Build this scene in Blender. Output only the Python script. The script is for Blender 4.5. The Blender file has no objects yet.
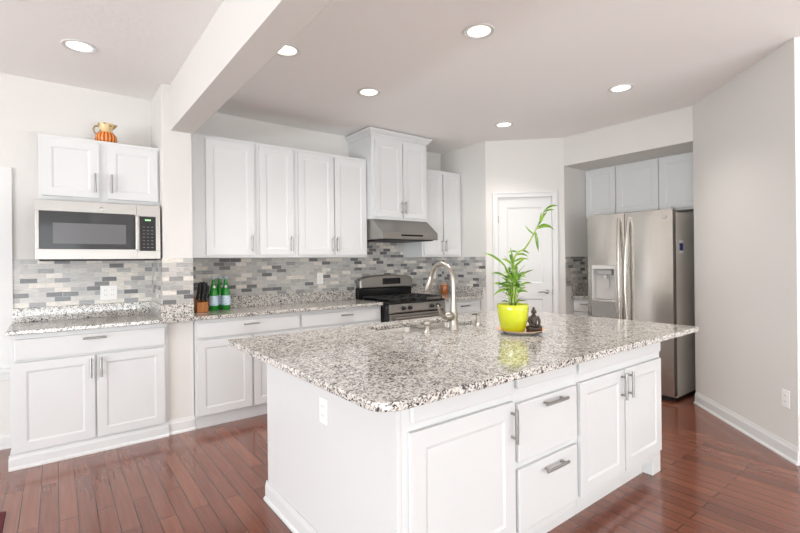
import bpy, bmesh, math, random
from mathutils import Vector, Matrix
R = math.radians
PI = math.pi
scene = bpy.context.scene
COL = scene.collection
random.seed(7)

# ------------------------------------------------------------------ camera
YAW, ROLL = 0.654, 0.0109
cam_d = bpy.data.cameras.new('camera')
cam = bpy.data.objects.new('camera', cam_d)
COL.objects.link(cam)
fwd = Vector((math.sin(YAW), math.cos(YAW), 0))
rgt = Vector((math.cos(YAW), -math.sin(YAW), 0))
up = Vector((0, 0, 1))
r2 = rgt * math.cos(ROLL) - up * math.sin(ROLL)
u2 = up * math.cos(ROLL) + rgt * math.sin(ROLL)
mw = Matrix((r2, u2, -fwd)).transposed().to_4x4()
mw.translation = Vector((0, 0, 1.3363))
cam.matrix_world = mw
cam_d.sensor_width = 36
cam_d.lens = 449.42 * 36 / 800
cam_d.shift_x = 0
cam_d.shift_y = -5.0 / 800
cam_d.clip_start = 0.05
scene.camera = cam

# ------------------------------------------------------------------ world, daylight, exposure
world = bpy.data.worlds.new('world')
scene.world = world
world.use_nodes = True
wbg = world.node_tree.nodes['Background']
wbg.inputs[0].default_value = (0.92, 0.96, 1.0, 1)
wbg.inputs[1].default_value = 3.0
scene.view_settings.view_transform = 'Standard'
scene.view_settings.look = 'None'
scene.view_settings.gamma = 1
scene.view_settings.use_curve_mapping = False
scene.view_settings.exposure = 0.15


def area_light(name, loc, rot, sx, sy, power, col):
    d = bpy.data.lights.new(name, 'AREA')
    d.shape = 'RECTANGLE'
    d.size, d.size_y = sx, sy
    d.energy = power
    d.color = col
    o = bpy.data.objects.new(name, d)
    o.location = loc
    o.rotation_euler = rot
    COL.objects.link(o)
    return o


XL, XR, YR, YW, H = -7.0, 6.0, -7.0, 4.38, 2.749
# daylight entering through the glazed doors of the left wall and the rear wall
area_light('daylight_left', (XL + 0.03, -1.5, 1.3), (0, R(-93), 0), 2.2, 6.0, 172, (0.91, 0.97, 1.0))
area_light('daylight_rear', (-0.55, YR + 0.03, 1.3), (R(93), 0, 0), 2.1, 2.2, 26, (0.91, 0.97, 1.0))
# added fill lamps inside the room, aimed up to brighten the ceiling
area_light('ceiling_fill_left', (XL + 0.3, -1.5, 0.30), (0, R(-140), 0), 0.6, 6.0, 330, (0.91, 0.97, 1.0))
area_light('ceiling_fill_rear', (1.7, YR + 2.2, 0.06), (R(170), 0, 0), 6.4, 1.2, 560, (0.91, 0.97, 1.0))  # added lamp just above the floor behind the camera, no real source there

# ------------------------------------------------------------------ materials


def new_mat(name):
    m = bpy.data.materials.new(name)
    m.use_nodes = True
    nt = m.node_tree
    return m, nt, nt.nodes['Principled BSDF']


def simple(name, col, rough=0.5, metal=0.0, emit=0.0, emit_col=None, trans=0.0, coat=0.0, spec=None):
    m, nt, p = new_mat(name)
    p.inputs['Base Color'].default_value = (*col, 1)
    p.inputs['Roughness'].default_value = rough
    p.inputs['Metallic'].default_value = metal
    if emit:
        p.inputs['Emission Color'].default_value = (*(emit_col or col), 1)
        p.inputs['Emission Strength'].default_value = emit
    if trans:
        p.inputs['Transmission Weight'].default_value = trans
    if coat:
        p.inputs['Coat Weight'].default_value = coat
    if spec is not None:
        p.inputs['Specular IOR Level'].default_value = spec
    return m


def N(nt, kind, **kw):
    n = nt.nodes.new(kind)
    for k, v in kw.items():
        if k in n.inputs.keys():
            n.inputs[k].default_value = v
        else:
            setattr(n, k, v)
    return n


def ramp(nt, stops, interp='LINEAR'):
    n = nt.nodes.new('ShaderNodeValToRGB')
    cr = n.color_ramp
    cr.interpolation = interp
    while len(cr.elements) < len(stops):
        cr.elements.new(0.5)
    for e, (pos, c) in zip(cr.elements, stops):
        e.position = pos
        e.color = (*c, 1) if len(c) == 3 else c
    return n


def bumpy(name, col, rough, scale, strength, dist=0.002, detail=3):
    m, nt, p = new_mat(name)
    L = nt.links.new
    p.inputs['Base Color'].default_value = (*col, 1)
    p.inputs['Roughness'].default_value = rough
    tc = N(nt, 'ShaderNodeTexCoord')
    nz = N(nt, 'ShaderNodeTexNoise', Scale=scale, Detail=detail)
    b = N(nt, 'ShaderNodeBump', Strength=strength, Distance=dist)
    L(tc.outputs['Object'], nz.inputs['Vector'])
    L(nz.outputs['Fac'], b.inputs['Height'])
    L(b.outputs['Normal'], p.inputs['Normal'])
    return m


M = {}
M['white'] = simple('cabinet_white_paint', (0.68, 0.686, 0.684), 0.33)
M['trim'] = simple('trim_white_paint', (0.73, 0.73, 0.72), 0.35)
M['wall'] = bumpy('wall_greige_paint', (0.715, 0.695, 0.665), 0.7, 220, 0.08)
M['ceiling'] = bumpy('ceiling_texture_paint', (0.90, 0.88, 0.86), 0.8, 30, 0.35, 0.004)
M['chrome'] = simple('satin_nickel', (0.36, 0.35, 0.335), 0.30, 1.0)
M['faucet'] = simple('brushed_nickel', (0.41, 0.38, 0.34), 0.32, 1.0)
M['black'] = simple('black_enamel', (0.012, 0.012, 0.013), 0.15, spec=0.3)
M['blackmat'] = simple('black_matte', (0.015, 0.015, 0.016), 0.5)
M['iron'] = simple('cast_iron', (0.02, 0.02, 0.021), 0.55)
M['plastic'] = simple('white_plastic', (0.88, 0.87, 0.85), 0.3)
M['hole'] = simple('dark_slot', (0.04, 0.04, 0.04), 0.6)
M['grey'] = simple('grey_plastic', (0.40, 0.40, 0.39), 0.4)
M['lightgrey'] = simple('light_grey_plastic', (0.62, 0.61, 0.59), 0.35)
M['lamp'] = simple('downlight_lens', (1, 1, 1), 0.5, emit=1.9, emit_col=(1.0, 0.90, 0.72))
M['rug'] = bumpy('dark_red_rug', (0.10, 0.012, 0.018), 0.95, 300, 0.8, 0.004)
M['lime'] = simple('lime_glazed_ceramic', (0.56, 0.60, 0.012), 0.12, coat=0.6)
M['soil'] = bumpy('potting_soil', (0.06, 0.035, 0.02), 0.9, 90, 0.8, 0.01)
M['bottle'] = simple('green_bottle_glass', (0.01, 0.26, 0.02), 0.06, coat=0.4)
M['cap'] = simple('bottle_cap_blue_white', (0.62, 0.72, 0.82), 0.3, 0.3)
M['amber'] = simple('amber_candle_glass', (0.42, 0.12, 0.02), 0.1, coat=0.5)
M['bluesticker'] = simple('sticker_blue', (0.03, 0.04, 0.22), 0.5)
M['whitesticker'] = simple('sticker_white', (0.85, 0.85, 0.86), 0.5)
M['glow'] = simple('display_green', (0.1, 0.3, 0.12), 0.4, emit=1.2, emit_col=(0.45, 0.9, 0.4))
M['keys'] = simple('keypad_print', (0.16, 0.16, 0.16), 0.5)
M['orangeware'] = simple('saucer_terracotta_glaze', (0.80, 0.42, 0.20), 0.3)
M['creamware'] = simple('saucer_cream_glaze', (0.72, 0.68, 0.60), 0.3)
M['bronze'] = bumpy('dark_bronze', (0.055, 0.040, 0.030), 0.42, 120, 0.5, 0.003)
M['glassdark'] = simple('dark_oven_glass', (0.035, 0.036, 0.038), 0.06, spec=0.35)
M['mesh'] = simple('microwave_window_screen', (0.13, 0.13, 0.135), 0.15, spec=0.35)


def make_brushed(name, col, rough, scale=(3, 3, 300), var=0.12):
    m, nt, p = new_mat(name)
    L = nt.links.new
    p.inputs['Metallic'].default_value = 1.0
    tc = N(nt, 'ShaderNodeTexCoord')
    mp = N(nt, 'ShaderNodeMapping')
    mp.inputs['Scale'].default_value = scale
    nz = N(nt, 'ShaderNodeTexNoise', Scale=1.0, Detail=4)
    L(tc.outputs['Object'], mp.inputs['Vector'])
    L(mp.outputs[0], nz.inputs['Vector'])
    rp = ramp(nt, [(0.3, tuple(c * (1 - var) for c in col)), (0.7, col)])
    L(nz.outputs['Fac'], rp.inputs[0])
    L(rp.outputs[0], p.inputs['Base Color'])
    mr = N(nt, 'ShaderNodeMapRange')
    mr.inputs['To Min'].default_value = rough - 0.05
    mr.inputs['To Max'].default_value = rough + 0.07
    L(nz.outputs['Fac'], mr.inputs['Value'])
    L(mr.outputs[0], p.inputs['Roughness'])
    return m


M['steel'] = make_brushed('brushed_stainless_steel', (0.37, 0.355, 0.335), 0.32, (3, 3, 160), 0.06)
M['steelv'] = make_brushed('fridge_stainless_steel', (0.60, 0.57, 0.525), 0.24, (9, 2, 0.5), 0.09)
M['steelside'] = simple('fridge_side_grey', (0.62, 0.58, 0.52), 0.35, 0.1)
M['sinksteel'] = simple('sink_stainless', (0.52, 0.50, 0.47), 0.28, 1.0)


def make_granite():
    m, nt, p = new_mat('speckled_granite')
    L = nt.links.new
    tc = N(nt, 'ShaderNodeTexCoord')
    dn = N(nt, 'ShaderNodeTexNoise', Scale=60.0, Detail=2)
    L(tc.outputs['Object'], dn.inputs['Vector'])
    sub = N(nt, 'ShaderNodeVectorMath', operation='SUBTRACT')
    sub.inputs[1].default_value = (0.5, 0.5, 0.5)
    L(dn.outputs['Color'], sub.inputs[0])
    sc = N(nt, 'ShaderNodeVectorMath', operation='SCALE')
    sc.inputs['Scale'].default_value = 0.010
    L(sub.outputs[0], sc.inputs[0])
    add = N(nt, 'ShaderNodeVectorMath', operation='ADD')
    L(tc.outputs['Object'], add.inputs[0])
    L(sc.outputs[0], add.inputs[1])
    v1 = N(nt, 'ShaderNodeTexVoronoi', Scale=165.0)
    L(add.outputs[0], v1.inputs['Vector'])
    sx = N(nt, 'ShaderNodeSeparateColor')
    L(v1.outputs['Color'], sx.inputs[0])
    big = N(nt, 'ShaderNodeTexNoise', Scale=30.0, Detail=3)
    L(tc.outputs['Object'], big.inputs['Vector'])
    ma = N(nt, 'ShaderNodeMath', operation='MULTIPLY_ADD')
    ma.inputs[1].default_value = 0.9
    L(big.outputs['Fac'], ma.inputs[0])
    ma2 = N(nt, 'ShaderNodeMath', operation='SUBTRACT')
    ma2.inputs[1].default_value = 0.45
    L(sx.outputs[0], ma.inputs[2])
    L(ma.outputs[0], ma2.inputs[0])
    rp = ramp(nt, [(0.0, (0.03, 0.028, 0.027)), (0.11, (0.14, 0.128, 0.12)), (0.22, (0.32, 0.295, 0.27)),
                   (0.37, (0.53, 0.50, 0.46)), (0.58, (0.66, 0.63, 0.585)), (0.86, (0.72, 0.70, 0.66))], 'CONSTANT')
    L(ma2.outputs[0], rp.inputs[0])
    L(rp.outputs[0], p.inputs['Base Color'])
    p.inputs['Roughness'].default_value = 0.09
    return m


M['granite'] = make_granite()


def make_tile():
    m, nt, p = new_mat('mosaic_stone_tile')
    L = nt.links.new
    uv = N(nt, 'ShaderNodeUVMap')
    br = N(nt, 'ShaderNodeTexBrick', offset=0.5, offset_frequency=2, squash=1.0)
    br.inputs['Color1'].default_value = (0, 0, 0, 1)
    br.inputs['Color2'].default_value = (1, 1, 1, 1)
    br.inputs['Mortar'].default_value = (0.5, 0.5, 0.5, 1)
    br.inputs['Scale'].default_value = 1.0
    br.inputs['Mortar Size'].default_value = 0.0012
    br.inputs['Mortar Smooth'].default_value = 0.1
    br.inputs['Bias'].default_value = 0.0
    br.inputs['Brick Width'].default_value = 0.102
    br.inputs['Row Height'].default_value = 0.0364
    L(uv.outputs[0], br.inputs['Vector'])
    rp = ramp(nt, [(0.0, (0.43, 0.42, 0.405)), (0.20, (0.52, 0.50, 0.475)), (0.36, (0.37, 0.365, 0.355)),
                   (0.48, (0.66, 0.62, 0.565)), (0.58, (0.47, 0.46, 0.445)), (0.72, (0.155, 0.155, 0.16)),
                   (0.82, (0.28, 0.28, 0.28)), (0.90, (0.12, 0.12, 0.125)), (0.96, (0.70, 0.665, 0.61))], 'CONSTANT')
    L(br.outputs['Color'], rp.inputs[0])
    nz = N(nt, 'ShaderNodeTexNoise', Scale=60.0, Detail=5)
    mp = N(nt, 'ShaderNodeMapping')
    mp.inputs['Scale'].default_value = (0.35, 1.6, 1)
    L(uv.outputs[0], mp.inputs['Vector'])
    L(mp.outputs[0], nz.inputs['Vector'])
    r2_ = ramp(nt, [(0.3, (0.86, 0.86, 0.85)), (0.7, (1.22, 1.21, 1.19))])
    L(nz.outputs['Fac'], r2_.inputs[0])
    mx = N(nt, 'ShaderNodeMixRGB', blend_type='MULTIPLY')
    mx.inputs[0].default_value = 1.0
    L(rp.outputs[0], mx.inputs[1])
    L(r2_.outputs[0], mx.inputs[2])
    mo = N(nt, 'ShaderNodeMixRGB')
    mo.inputs[2].default_value = (0.55, 0.54, 0.52, 1)
    L(br.outputs['Fac'], mo.inputs[0])
    L(mx.outputs[0], mo.inputs[1])
    L(mo.outputs[0], p.inputs['Base Color'])
    p.inputs['Roughness'].default_value = 0.22
    b = N(nt, 'ShaderNodeBump', Strength=0.5, Distance=0.001, invert=True)
    L(br.outputs['Fac'], b.inputs['Height'])
    L(b.outputs['Normal'], p.inputs['Normal'])
    return m


M['tile'] = make_tile()


def make_floor():
    m, nt, p = new_mat('cherry_plank_floor')
    L = nt.links.new
    uv = N(nt, 'ShaderNodeUVMap')
    br = N(nt, 'ShaderNodeTexBrick', offset=0.37, offset_frequency=2)
    br.inputs['Color1'].default_value = (0, 0, 0, 1)
    br.inputs['Color2'].default_value = (1, 1, 1, 1)
    br.inputs['Scale'].default_value = 1.0
    br.inputs['Mortar Size'].default_value = 0.0018
    br.inputs['Brick Width'].default_value = 0.85
    br.inputs['Row Height'].default_value = 0.083
    L(uv.outputs[0], br.inputs['Vector'])
    rp = ramp(nt, [(0.0, (0.16, 0.047, 0.026)), (0.5, (0.20, 0.062, 0.035)), (1.0, (0.245, 0.082, 0.047))])
    L(br.outputs['Color'], rp.inputs[0])
    mp = N(nt, 'ShaderNodeMapping')
    mp.inputs['Scale'].default_value = (3, 60, 1)
    L(uv.outputs[0], mp.inputs['Vector'])
    nz = N(nt, 'ShaderNodeTexNoise', Scale=1.0, Detail=6)
    nz.inputs['Distortion'].default_value = 0.6
    L(mp.outputs[0], nz.inputs['Vector'])
    g = ramp(nt, [(0.3, (0.84, 0.82, 0.80)), (0.7, (1.1, 1.1, 1.1))])
    L(nz.outputs['Fac'], g.inputs[0])
    mx = N(nt, 'ShaderNodeMixRGB', blend_type='MULTIPLY')
    mx.inputs[0].default_value = 1.0
    L(rp.outputs[0], mx.inputs[1])
    L(g.outputs[0], mx.inputs[2])
    mo = N(nt, 'ShaderNodeMixRGB')
    mo.inputs[2].default_value = (0.02, 0.007, 0.005, 1)
    L(br.outputs['Fac'], mo.inputs[0])
    L(mx.outputs[0], mo.inputs[1])
    L(mo.outputs[0], p.inputs['Base Color'])
    p.inputs['Roughness'].default_value = 0.17
    b = N(nt, 'ShaderNodeBump', Strength=0.25, Distance=0.001, invert=True)
    L(br.outputs['Fac'], b.inputs['Height'])
    L(b.outputs['Normal'], p.inputs['Normal'])
    p.inputs['Coat Weight'].default_value = 0.45
    p.inputs['Coat Roughness'].default_value = 0.09
    return m


M['floor'] = make_floor()


def make_wood():
    m, nt, p = new_mat('orange_block_wood')
    L = nt.links.new
    tc = N(nt, 'ShaderNodeTexCoord')
    mp = N(nt, 'ShaderNodeMapping')
    mp.inputs['Scale'].default_value = (60, 60, 6)
    nz = N(nt, 'ShaderNodeTexNoise', Scale=1.0, Detail=4)
    L(tc.outputs['Object'], mp.inputs['Vector'])
    L(mp.outputs[0], nz.inputs['Vector'])
    rp = ramp(nt, [(0.3, (0.34, 0.11, 0.025)), (0.7, (0.55, 0.21, 0.05))])
    L(nz.outputs['Fac'], rp.inputs[0])
    L(rp.outputs[0], p.inputs['Base Color'])
    p.inputs['Roughness'].default_value = 0.4
    return m


M['wood'] = make_wood()


def make_leaf(name, a, b_):
    m, nt, p = new_mat(name)
    L = nt.links.new
    tc = N(nt, 'ShaderNodeTexCoord')
    nz = N(nt, 'ShaderNodeTexNoise', Scale=28.0, Detail=2)
    L(tc.outputs['Object'], nz.inputs['Vector'])
    rp = ramp(nt, [(0.35, a), (0.65, b_)])
    L(nz.outputs['Fac'], rp.inputs[0])
    L(rp.outputs[0], p.inputs['Base Color'])
    p.inputs['Roughness'].default_value = 0.4
    p.inputs['Subsurface Weight'].default_value = 0.0
    return m


M['leaf'] = make_leaf('bamboo_leaf', (0.07, 0.19, 0.015), (0.24, 0.40, 0.04))
M['stalk'] = make_leaf('bamboo_stalk', (0.16, 0.28, 0.03), (0.36, 0.46, 0.10))


def make_pitcher():
    m, nt, p = new_mat('striped_pitcher_glaze')
    L = nt.links.new
    tc = N(nt, 'ShaderNodeTexCoord')
    sp = N(nt, 'ShaderNodeSeparateXYZ')
    L(tc.outputs['Object'], sp.inputs[0])
    at = N(nt, 'ShaderNodeMath', operation='ARCTAN2')
    L(sp.outputs['Y'], at.inputs[0])
    L(sp.outputs['X'], at.inputs[1])
    mu = N(nt, 'ShaderNodeMath', operation='MULTIPLY')
    mu.inputs[1].default_value = 18.0
    L(at.outputs[0], mu.inputs[0])
    sn = N(nt, 'ShaderNodeMath', operation='SINE')
    L(mu.outputs[0], sn.inputs[0])
    st = ramp(nt, [(0.0, (0.42, 0.055, 0.015)), (0.42, (0.50, 0.10, 0.02)), (0.62, (0.80, 0.33, 0.07))])
    mr = N(nt, 'ShaderNodeMapRange')
    mr.inputs['From Min'].default_value = -1
    L(sn.outputs[0], mr.inputs['Value'])
    L(mr.outputs[0], st.inputs[0])
    nz = N(nt, 'ShaderNodeTexNoise', Scale=30.0, Detail=1)
    L(tc.outputs['Object'], nz.inputs['Vector'])
    fl = ramp(nt, [(0.0, (0.78, 0.60, 0.33)), (0.58, (0.72, 0.52, 0.27)), (0.62, (0.34, 0.33, 0.12)), (0.70, (0.25, 0.20, 0.07))])
    L(nz.outputs['Fac'], fl.inputs[0])
    gt = N(nt, 'ShaderNodeMath', operation='GREATER_THAN')
    gt.inputs[1].default_value = 0.118
    L(sp.outputs['Z'], gt.inputs[0])
    mx = N(nt, 'ShaderNodeMixRGB')
    L(gt.outputs[0], mx.inputs[0])
    L(st.outputs[0], mx.inputs[1])
    L(fl.outputs[0], mx.inputs[2])
    L(mx.outputs[0], p.inputs['Base Color'])
    p.inputs['Roughness'].default_value = 0.25
    return m


M['pitcher'] = make_pitcher()


def make_bottle_label():
    m, nt, p = new_mat('bottle_paper_label')
    L = nt.links.new
    tc = N(nt, 'ShaderNodeTexCoord')
    sp = N(nt, 'ShaderNodeSeparateXYZ')
    L(tc.outputs['Object'], sp.inputs[0])
    nz = N(nt, 'ShaderNodeTexNoise', Scale=70.0, Detail=1)
    L(tc.outputs['Object'], nz.inputs['Vector'])
    a = ramp(nt, [(0.45, (0.55, 0.72, 0.86)), (0.55, (0.80, 0.86, 0.90)), (0.66, (0.20, 0.42, 0.68))])
    L(nz.outputs['Fac'], a.inputs[0])
    L(a.outputs[0], p.inputs['Base Color'])
    p.inputs['Roughness'].default_value = 0.5
    return m


M['label'] = make_bottle_label()


def make_pane():
    m = bpy.data.materials.new('window_glass')
    m.use_nodes = True
    nt = m.node_tree
    for n in list(nt.nodes):
        if n.type != 'OUTPUT_MATERIAL':
            nt.nodes.remove(n)
    out = [n for n in nt.nodes if n.type == 'OUTPUT_MATERIAL'][0]
    t = N(nt, 'ShaderNodeBsdfTransparent')
    g = N(nt, 'ShaderNodeBsdfGlossy', Roughness=0.02)
    mx = N(nt, 'ShaderNodeMixShader')
    mx.inputs[0].default_value = 0.06
    nt.links.new(t.outputs[0], mx.inputs[1])
    nt.links.new(g.outputs[0], mx.inputs[2])
    nt.links.new(mx.outputs[0], out.inputs[0])
    return m


M['pane'] = make_pane()

# ------------------------------------------------------------------ mesh helpers


class MB:
    def __init__(self):
        self.bm = bmesh.new()

    def _f(self, vs):
        try:
            return self.bm.faces.new(vs)
        except ValueError:
            return None

    def box(self, x0, x1, y0, y1, z0, z1):
        v = [self.bm.verts.new((x, y, z)) for z in (z0, z1) for y in (y0, y1) for x in (x0, x1)]
        for q in ((0, 2, 3, 1), (4, 5, 7, 6), (0, 1, 5, 4), (2, 6, 7, 3), (0, 4, 6, 2), (1, 3, 7, 5)):
            self._f([v[i] for i in q])
        return self

    def prism(self, poly, axis, a0, a1):
        def mk(p, a):
            if axis == 'x':
                return (a, p[0], p[1])
            if axis == 'y':
                return (p[0], a, p[1])
            return (p[0], p[1], a)
        A = [self.bm.verts.new(mk(p, a0)) for p in poly]
        B = [self.bm.verts.new(mk(p, a1)) for p in poly]
        n = len(poly)
        self._f(A[::-1])
        self._f(B)
        for i in range(n):
            self._f([A[i], A[(i + 1) % n], B[(i + 1) % n], B[i]])
        return self

    def tube(self, pts, r, seg=12, cap=True):
        pts = [Vector(p) for p in pts]
        n = len(pts)
        rs = r if isinstance(r, (list, tuple)) else [r] * n
        rings = []
        prev = None
        for i, p in enumerate(pts):
            t = (pts[min(i + 1, n - 1)] - pts[max(i - 1, 0)]).normalized()
            if prev is None:
                a = Vector((0, 0, 1)) if abs(t.z) < 0.9 else Vector((1, 0, 0))
                u = t.cross(a).normalized()
            else:
                u = (prev - t * prev.dot(t)).normalized()
            prev = u
            w = t.cross(u)
            rings.append([self.bm.verts.new(p + (u * math.cos(2 * PI * k / seg) + w * math.sin(2 * PI * k / seg)) * rs[i]) for k in range(seg)])
        for a, b in zip(rings, rings[1:]):
            for k in range(seg):
                self._f([a[k], a[(k + 1) % seg], b[(k + 1) % seg], b[k]])
        if cap:
            self._f(rings[0][::-1])
            self._f(rings[-1])
        return self

    def lathe(self, prof, c=(0, 0, 0), seg=32, sx=1.0, sy=1.0):
        rings = []
        for r, z in prof:
            if r < 1e-6:
                rings.append([self.bm.verts.new((c[0], c[1], c[2] + z))])
            else:
                rings.append([self.bm.verts.new((c[0] + sx * r * math.cos(2 * PI * k / seg), c[1] + sy * r * math.sin(2 * PI * k / seg), c[2] + z)) for k in range(seg)])
        for a, b in zip(rings, rings[1:]):
            for k in range(seg):
                k2 = (k + 1) % seg
                if len(a) == 1 and len(b) == 1:
                    continue
                if len(a) == 1:
                    self._f([a[0], b[k2], b[k]])
                elif len(b) == 1:
                    self._f([a[k], a[k2], b[0]])
                else:
                    self._f([a[k], a[k2], b[k2], b[k]])
        return self

    def ball(self, c, rx, ry, rz, seg=20, rings=12):
        prof = [(math.sin(PI * i / rings), -math.cos(PI * i / rings)) for i in range(rings + 1)]
        prof[0] = (0, -1)
        prof[-1] = (0, 1)
        n0 = len(self.bm.verts)
        self.lathe([(r, z) for r, z in prof], (0, 0, 0), seg)
        self.bm.verts.ensure_lookup_table()
        for v in self.bm.verts[n0:]:
            v.co = Vector((c[0] + v.co.x * rx, c[1] + v.co.y * ry, c[2] + v.co.z * rz))
        return self

    def xf(self, mat):
        self.bm.transform(mat)
        return self

    def build(self, name, mat, parent=None, bevel=0.0, smooth=False, uv=False, seg=2, angle=40):
        bm = self.bm
        bmesh.ops.recalc_face_normals(bm, faces=bm.faces[:])
        if uv:
            lay = bm.loops.layers.uv.new('UVMap')
            for f in bm.faces:
                n = f.normal
                for l in f.loops:
                    c = l.vert.co
                    if uv == 'floor':
                        l[lay].uv = (c.y + 20, c.x + 20)
                    elif abs(n.z) > 0.7:
                        l[lay].uv = (c.x + 20, c.y + 20)
                    elif abs(n.x) > abs(n.y):
                        l[lay].uv = (c.y + 20, c.z)
                    else:
                        l[lay].uv = (c.x + 20, c.z)
        me = bpy.data.meshes.new(name)
        bm.to_mesh(me)
        bm.free()
        me.materials.append(mat)
        if smooth:
            for p in me.polygons:
                p.use_smooth = True
        o = bpy.data.objects.new(name, me)
        COL.objects.link(o)
        if parent is not None:
            o.parent = parent
        if smooth:
            try:
                me.set_sharp_from_angle(angle=R(angle))
            except Exception:
                pass
        if bevel:
            b = o.modifiers.new('bevel', 'BEVEL')
            b.width = bevel
            b.segments = seg
            b.limit_method = 'ANGLE'
            b.angle_limit = R(40)
        return o


def tag(o, label=None, cat=None, group=None, kind=None):
    if label:
        o['label'] = label
    if cat:
        o['category'] = cat
    if group:
        o['group'] = group
    if kind:
        o['kind'] = kind
    return o


def thing(name, label, cat, loc=(0, 0, 0), rotz=0.0, group=None):
    o = bpy.data.objects.new(name, None)
    o.empty_display_size = 0.05
    COL.objects.link(o)
    o.location = loc
    o.rotation_euler = (0, 0, rotz)
    return tag(o, label, cat, group)


def struct(name, mb, mat, label=None, cat=None, **kw):
    return tag(mb.build(name, mat, **kw), label, cat, None, 'structure')


def dup(root, loc, label=None, rotz=None):
    r = root.copy()
    COL.objects.link(r)
    r.location = loc
    if rotz is not None:
        r.rotation_euler = (0, 0, rotz)
    if label:
        r['label'] = label
    for ch in list(root.children):
        c = ch.copy()
        COL.objects.link(c)
        c.parent = r
        for g in list(ch.children):
            d = g.copy()
            COL.objects.link(d)
            d.parent = c
    return r


# ------------------------------------------------------------------ room shell
RCX, PY = 4.0526, 3.6028           # short return wall beside the pantry
HX, HY0, HY1 = 4.683, 2.969, 1.6415  # face of the fridge alcove
CX, CY = 3.784, 0.743              # near end of the slanted wall
AX = 5.46                          # back of the alcove
T = 0.12

struct('floor', MB().box(XL - T, XR + T, YR - T, YW + T, -0.1, 0.0), M['floor'], 'glossy reddish brown hardwood plank floor', 'floor', uv='floor')
struct('ceiling', MB().box(XL - T, XR + T, YR - T, YW + T, H, H + 0.1), M['ceiling'], 'flat beige white textured ceiling', 'ceiling')

WX0, WX1, WZ0, WZ1 = -1.55, -0.335, 0.60, 1.975   # window opening in the back wall
mb = MB()
mb.box(XL - T, WX0, YW, YW + T, 0, H).box(WX1, RCX + T, YW, YW + T, 0, H)
mb.box(WX0, WX1, YW, YW + T, 0, WZ0).box(WX0, WX1, YW, YW + T, WZ1, H)
struct('wall_back', mb, M['wall'], 'greige back wall behind the cabinets', 'wall')
PX0, PX1, PFY = 0.666, 0.882, 3.904
struct('wall_pier', MB().box(PX0, PX1, PFY, YW, 0, H), M['wall'], 'greige wall stub between the two cabinet runs', 'wall', bevel=0.004)
struct('ceiling_beam', MB().box(0.728, 0.893, YR, PFY, 2.388, H).box(0.728, PX1, PFY, PFY + 0.01, 2.388, H), M['wall'], 'greige boxed beam running along the ceiling to the wall stub', 'beam', bevel=0.003)

struct('wall_return', MB().box(RCX, RCX + T, PY, YW, 0, H), M['wall'], 'short greige wall left of the pantry door', 'wall')
# pantry wall at 45 degrees: local x along the wall, -y towards the room
pw = Matrix.Translation((RCX, PY, 0)) @ Matrix.Rotation(R(-45), 4, 'Z')
PL = 0.8925
DS0, DS1, DH = 0.142, 0.752, 2.07
mb = MB().box(0, DS0 - 0.012, 0, T, 0, H).box(DS1 + 0.012, PL, 0, T, 0, H).box(DS0 - 0.012, DS1 + 0.012, 0, T, DH + 0.012, H)
struct('wall_pantry', mb.xf(pw), M['wall'], 'angled greige wall around the pantry door', 'wall')
struct('wall_header', MB().box(HX, AX, HY1, HY0, 2.42, H), M['wall'], 'greige header above the fridge alcove', 'wall', bevel=0.003)
struct('wall_alcove_end', MB().box(HX, AX + T, HY0, HY0 + T, 0, H), M['wall'], 'greige end wall of the fridge alcove', 'wall')
struct('wall_alcove_back', MB().box(AX, AX + T, HY1 - T, HY0, 0, H), M['wall'], 'greige wall behind the fridge', 'wall')
struct('wall_alcove_side', MB().box(HX + 0.05, AX, HY1 - T, HY1, 0, H), M['wall'], 'greige side wall of the alcove right of the fridge', 'wall')
LC = math.hypot(HX - CX, HY1 - CY)
wc = Matrix.Translation((HX, HY1, 0)) @ Matrix.Rotation(R(-135), 4, 'Z')   # local x runs towards the camera, -y faces room
struct('wall_right', MB().box(0, LC, 0, T, 0, H).xf(wc), M['wall'], 'angled plain greige wall right of the fridge', 'wall')
struct('wall_right_return', MB().box(LC - T, LC, T, 2.6, 0, H).xf(wc), M['wall'], 'greige wall turning off at the right edge', 'wall')
struct('wall_far_right', MB().box(XR, XR + T, YR, 1.5, 0, H), M['wall'], 'plain greige wall on the far right', 'wall')
mb = MB().box(XL - T, XL, YR, -4.5, 0, H).box(XL - T, XL, 1.5, YW, 0, H).box(XL - T, XL, -4.5, 1.5, 2.4, H).box(XL - T, XL, -4.5, 1.5, 0, 0.2)
struct('wall_left', mb, M['wall'], 'greige left wall with a wide glazed opening', 'wall')
mb = MB().box(XL, -1.6, YR - T, YR, 0, H).box(0.5, XR, YR - T, YR, 0, H).box(-1.6, 0.5, YR - T, YR, 2.4, H).box(-1.6, 0.5, YR - T, YR, 0, 0.2)
struct('wall_rear', mb, M['wall'], 'greige rear wall with a wide glazed opening', 'wall')

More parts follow.
